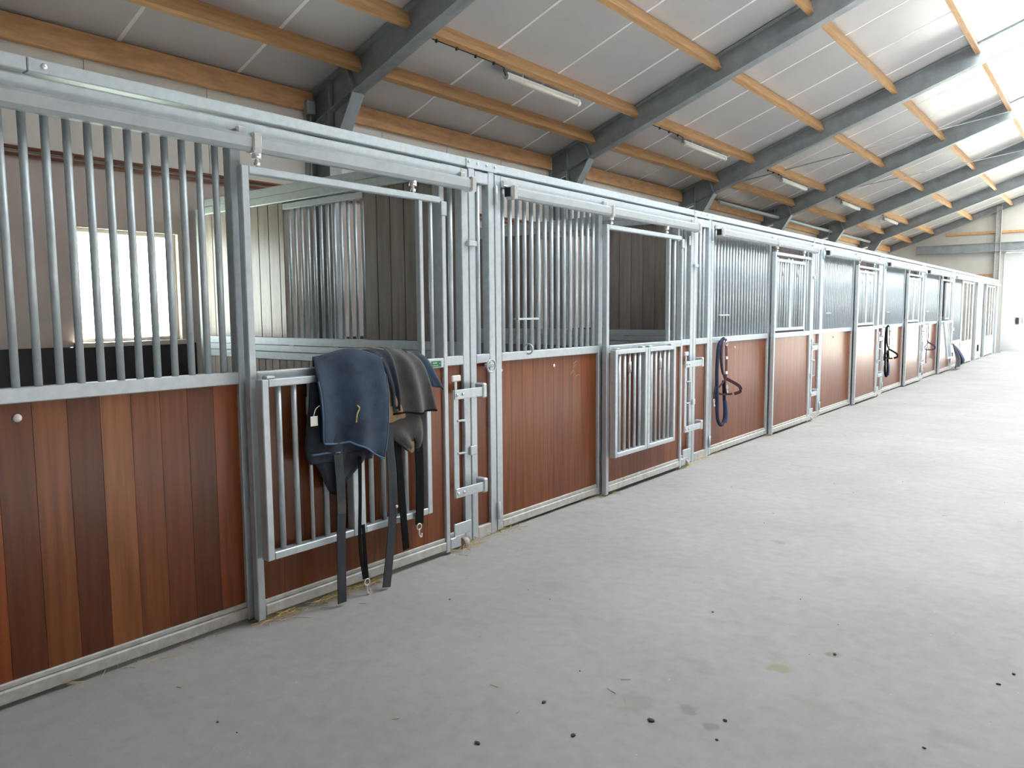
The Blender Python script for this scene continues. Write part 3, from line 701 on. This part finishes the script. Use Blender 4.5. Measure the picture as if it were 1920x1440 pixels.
drape('rug_point', [(.165, 2.35, 2.74, .82, .80), (.168, 2.40, 2.68, .74, .74), (.166, 2.44, 2.60, .66, .67), (.162, 2.475, 2.53, .595, .60)], NAVYD, nr, seed=9, wr=.008, cols=8)
ribbon('girth_strap', [(.172, 2.505, .92), (.188, 2.503, .78), (.205, 2.50, .6), (.205, 2.49, .3), (.21, 2.482, .02)], (0, 1, 0), .056, .005, STRAPG, nr)
box('strap_patch', .203, .212, 2.468, 2.525, .50, .57, GREYF, nr, bev=.002)
ribbon('leg_strap', [(.185, 2.65, .78), (.195, 2.635, .55), (.19, 2.63, .3), (.195, 2.65, .10)], (0, 1, 0), .021, .004, STRAPK, nr)
ribbon('leg_strap', [(.185, 2.66, .40), (.19, 2.665, .2), (.19, 2.675, .085)], (0, 1, 0), .022, .004, STRAPK, nr)
clip(nr, (.19, 2.672, .075))
ribbon('girth_strap', [(.185, 2.86, .93), (.19, 2.872, .65), (.195, 2.868, .42), (.205, 2.83, .2), (.215, 2.79, .015)], (0, 1, 0), .058, .005, STRAPG, nr)
tg = box('care_tag', .20, .202, 2.325, 2.368, .985, 1.035, WHITEP, nr, bev=0); tube('tag_loop', [(.201, 2.345, 1.035), (.205, 2.355, 1.07), (.20, 2.385, 1.085)], .0025, WHITEP, nr, 5, 3)
tube('straw_wisp', [(.222, 2.60, .975), (.226, 2.605, 1.02), (.222, 2.625, 1.05), (.22, 2.61, 1.065)], .004, STRAW, nr, 5, 4)

gr = thing('horse_rug', (.15, 3.05, 1.27), 'charcoal horse rug with tan lining, right one over the door', 'horse rug', 'horse rugs on the first door')
o, ext, le, ri = drape('rug_body', [(-.13, 2.92, 3.10, 1.0, 1.0), (-.09, 2.90, 3.10, 1.22, 1.22), (-.01, 2.88, 3.09, 1.32, 1.32), (.08, 2.87, 3.09, 1.35, 1.335, .012), (.17, 2.875, 3.14, 1.30, 1.27), (.195, 2.885, 3.19, 1.18, 1.14), (.20, 2.895, 3.225, 1.06, 1.03), (.195, 2.905, 3.25, .985, .965)], GREYF, gr, seed=11, wr=.014, cols=20)
tube('binding', [Vector(p) + Vector((.003, 0, 0)) for p in ext], .006, STRAPK, o, 6, 2)
drape('rug_collar', [(.02, 2.78, 2.90, 1.345, 1.355), (.12, 2.775, 2.91, 1.345, 1.355), (.185, 2.82, 2.915, 1.27, 1.28), (.204, 2.872, 2.93, 1.13, 1.14), (.20, 2.885, 2.935, 1.03, 1.0)], NAVYD, gr, seed=2, wr=.005, cols=8)
tube('collar_stitching', [(.06, 2.80, 1.362), (.13, 2.82, 1.36), (.16, 2.86, 1.35)], .003, STRAW, gr, 5, 4)
drape('rug_lining', [(.16, 2.825, 2.88, 1.30, 1.26), (.19, 2.835, 2.91, 1.15, 1.12), (.192, 2.84, 2.97, 1.02, 1.03), (.182, 2.845, 3.01, .93, .96)], TAN, gr, seed=4, wr=.007, cols=8)
drape('rug_under_fold', [(.14, 2.85, 3.12, 1.0, 1.0), (.165, 2.85, 3.14, .92, .94), (.17, 2.90, 3.15, .85, .86), (.165, 2.98, 3.13, .785, .80), (.16, 3.03, 3.11, .755, .765)], GREYF, gr, seed=6, wr=.010, cols=10)
drape('lining_edge', [(.155, 3.0, 3.12, .80, .80), (.158, 3.03, 3.12, .755, .76), (.155, 3.06, 3.11, .735, .745)], TAN, gr, seed=6, wr=.004, cols=6)
drape('blue_panel', [(-.06, 3.06, 3.16, 1.25, 1.25), (.04, 3.06, 3.2, 1.335, 1.315), (.12, 3.06, 3.235, 1.33, 1.285), (.162, 3.1, 3.29, 1.24, 1.18), (.165, 3.2, 3.345, 1.12, 1.09)], NAVY, gr, seed=8, wr=.006, cols=8)
drape('blue_panel_edge', [(.13, 3.16, 3.20, 1.19, 1.18), (.136, 3.18, 3.25, 1.13, 1.12), (.138, 3.20, 3.26, 1.08, 1.085)], mat('pale_fleece', (.45, .37, .33), .95), gr, seed=8, wr=.004, cols=5)
ribbon('leg_strap', [(.15, 2.955, .86), (.165, 2.96, .6), (.17, 2.975, .35), (.17, 2.99, .175)], (0, 1, 0), .048, .005, STRAPK, gr)
ribbon('leg_strap', [(.15, 3.11, .95), (.16, 3.12, .7), (.165, 3.115, .45), (.165, 3.105, .30)], (0, 1, 0), .062, .005, STRAPK, gr)
clip(gr, (.168, 3.10, .285)); clip(gr, (.165, 2.895, .43), mat('brass_clip', (.5, .3, .12), .35, .8)); dome('strap_rivet', (.20, 2.895, .455), .010, WHITEP, gr)

# ------------------------------------------------------------------ halters and lead ropes
def halter(name, y, label, strap, rope, cat='halter', loop=True, nose=True, tail=False):
    t = thing(name, (.02, y, 1.25), label, cat, 'halters on the stall fronts')
    box('hanging_hook', .0, .05, y - .02, y + .02, 1.215, 1.235, GALV, t)
    if loop:
        tube('lead_rope', [(.05, y, 1.255), (.04, y - .10, 1.18), (.045, y - .15, .95), (.05, y - .15, .65), (.055, y - .14, .42), (.06, y - .07, .325), (.06, y + .02, .355), (.06, y + .045, .46), (.055, y + .03, .62), (.05, y + .02, .80)], .019, rope, t, 8, 6)
        tube('rope_wrap', [(.068, y + .03, .34), (.07, y + .05, .40), (.068, y + .05, .48), (.062, y + .035, .58)], .021, mat('blue_rope', (.03, .075, .20), .9), t, 8, 5)
        tube('lead_rope', [(.045, y - .04, 1.24), (.05, y - .07, 1.05), (.055, y - .03, .9), (.06, y + .0, .86)], .013, rope, t, 8, 5)
        clip(t, (.045, y - .21, .60)); tube('lead_end', [(.04, y - .17, .75), (.042, y - .20, .68), (.045, y - .21, .62)], .010, rope, t, 6, 4)
    ring('halter_ring', (.075, y + .02, 1.20), .024, .005, ZINC, t, 'x', 16, 6)
    ribbon('cheek_strap', [(.065, y + .02, 1.25), (.075, y + .02, 1.08), (.075, y + .022, .95), (.075, y + .02, .82)], (0, 1, 0), .046, .006, strap, t)
    ribbon('cheek_strap', [(.05, y - .03, 1.25), (.055, y - .05, 1.05), (.06, y - .03, .9), (.07, y + .0, .82)], (0, 1, 0), .03, .006, strap, t)
    for z in (1.03, .87): box('buckle', .074, .084, y - .002, y + .042, z, z + .03, ZINC, t, bev=.004)
    if nose:
        ribbon('nose_band', [(.075, y + .02, .82), (.13, y + .08, .78), (.19, y + .12, .73), (.20, y + .11, .68), (.15, y + .07, .655)], (0, .3, 1), .034, .005, strap, t)
        ribbon('chin_band', [(.075, y + .02, .82), (.06, y - .10, .75), (.045, y - .17, .71), (.055, y - .10, .665), (.09, y + .03, .65), (.13, y + .07, .655)], (0, .3, 1), .022, .005, strap, t)
        ribbon('chin_band', [(.075, y + .01, .80), (.08, y + .0, .72), (.085, y + .02, .65)], (0, 1, 0), .022, .005, strap, t)
        clip(t, (.09, y + .02, .73))
    if tail: ribbon('rope_tail', [(.06, y - .03, .72), (.06, y - .05, .5), (.06, y - .02, .36)], (0, 1, 0), .05, .01, mat('purple_webbing', (.04, .035, .13), .85), t)
    return t
halter('halter_with_rope', 7.80, 'maroon halter with navy lead rope looped below it', MAROON, ROPE)
halter('halter_with_rope', 15.26, 'black halter with short black rope loop, middle one of the three', STRAPK, STRAPK)
halter('halter_with_strap', 18.92, 'purple halter with a dangling purple strap, farthest of the three', mat('purple_strap', (.035, .028, .075), .85), STRAPK, loop=False, tail=True)

# blue rug hanging at the far post
fr = thing('folded_rug', (.1, 22.3, .66), 'blue rug hanging low against a post near the far end of the row', 'horse rug')
drape('rug_body', [(.01, 22.05, 22.22, .58, .58), (.08, 22.04, 22.28, .665, .665), (.15, 21.98, 22.42, .52, .50), (.21, 21.92, 22.58, .30, .28), (.20, 21.88, 22.70, .06, .09)], NAVYD, fr, seed=12, wr=.018)
drape('rug_top_fold', [(.06, 22.10, 22.30, .67, .665), (.15, 22.2, 22.46, .58, .56), (.23, 22.34, 22.70, .40, .36), (.27, 22.46, 22.86, .24, .22), (.25, 22.52, 22.84, .13, .16)], mat('mid_blue_fabric', (.06, .10, .20), .9), fr, seed=13, wr=.016, cols=10)

# ------------------------------------------------------------------ straw and crumbs
rnd = random.Random(21)
bm = bmesh.new()
def wisp(x, y, z, L, a, tilt):
    d = Vector((math.cos(a), math.sin(a), tilt)).normalized(); s_ = Vector((-math.sin(a), math.cos(a), 0)) * rnd.uniform(.0012, .0024); p = Vector((x, y, z)); q = p + d * L; u = Vector((0, 0, .002))
    vs = [bm.verts.new(v) for v in (p - s_, p + s_, q + s_ * .6, q - s_ * .6, p + u, q + u)]
    bm.faces.new((vs[0], vs[1], vs[2], vs[3])); bm.faces.new((vs[0], vs[4], vs[5], vs[3])); bm.faces.new((vs[1], vs[2], vs[5], vs[4]))
spots = [(2.10, 2.85, 260, .085), (1.2, 2.0, 14, .02), (3.45, 3.75, 46, .09), (3.8, 4.25, 40, .03), (5.2, 5.6, 26, .05), (6.75, 7.1, 40, .08), (7.2, 7.9, 36, .03), (9.1, 9.5, 24, .05), (10.6, 11.3, 36, .05), (13.0, 15.3, 30, .05)]
for a, b, n, xo in spots:
    for _ in range(n): wisp(abs(rnd.gauss(xo * .75, .028)) + .004, rnd.uniform(a, b), rnd.uniform(.001, .022), rnd.uniform(.03, .11), rnd.uniform(0, 6.28), rnd.uniform(-.05, .35))
for _ in range(60): wisp(rnd.uniform(.2, 4), rnd.uniform(1, 16), .002, rnd.uniform(.02, .05), rnd.uniform(0, 6.28), 0)
tag(raw('loose_straw', bm, (0, 5, 0), STRAW), 'loose straw scattered along the foot of the stall fronts', 'straw', kind='stuff')
bm = bmesh.new()
pts = [(2.272, 2.64, .016), (2.05, 2.47, .018), (1.874, 2.204, .016), (1.649, 2.33, .015), (1.629, 1.95, .017), (2.437, 3.473, .016), (3.09, 3.74, .014), (3.05, 3.6, .012), (2.3, 2.5, .01), (1.8, 3.6, .01), (2.9, 2.9, .01), (.75, 1.45, .010), (.6, 2.9, .010)]
pts = [(x, y, r * .62) for x, y, r in pts] + [(rnd.uniform(.4, 4.2), rnd.uniform(1.3, 9), rnd.uniform(.002, .005)) for _ in range(35)]
for x, y, r in pts:
    q = bmesh.ops.create_icosphere(bm, subdivisions=1, radius=r)['verts']
    bmesh.ops.scale(bm, vec=(rnd.uniform(.8, 1.6), rnd.uniform(.7, 1.2), .55), verts=q); bmesh.ops.translate(bm, vec=(x, y, r * .4), verts=q)
tag(raw('floor_crumbs', bm, (2, 4, 0), CRUMB), 'dark crumbs of dirt scattered on the concrete aisle', 'dirt', kind='stuff')
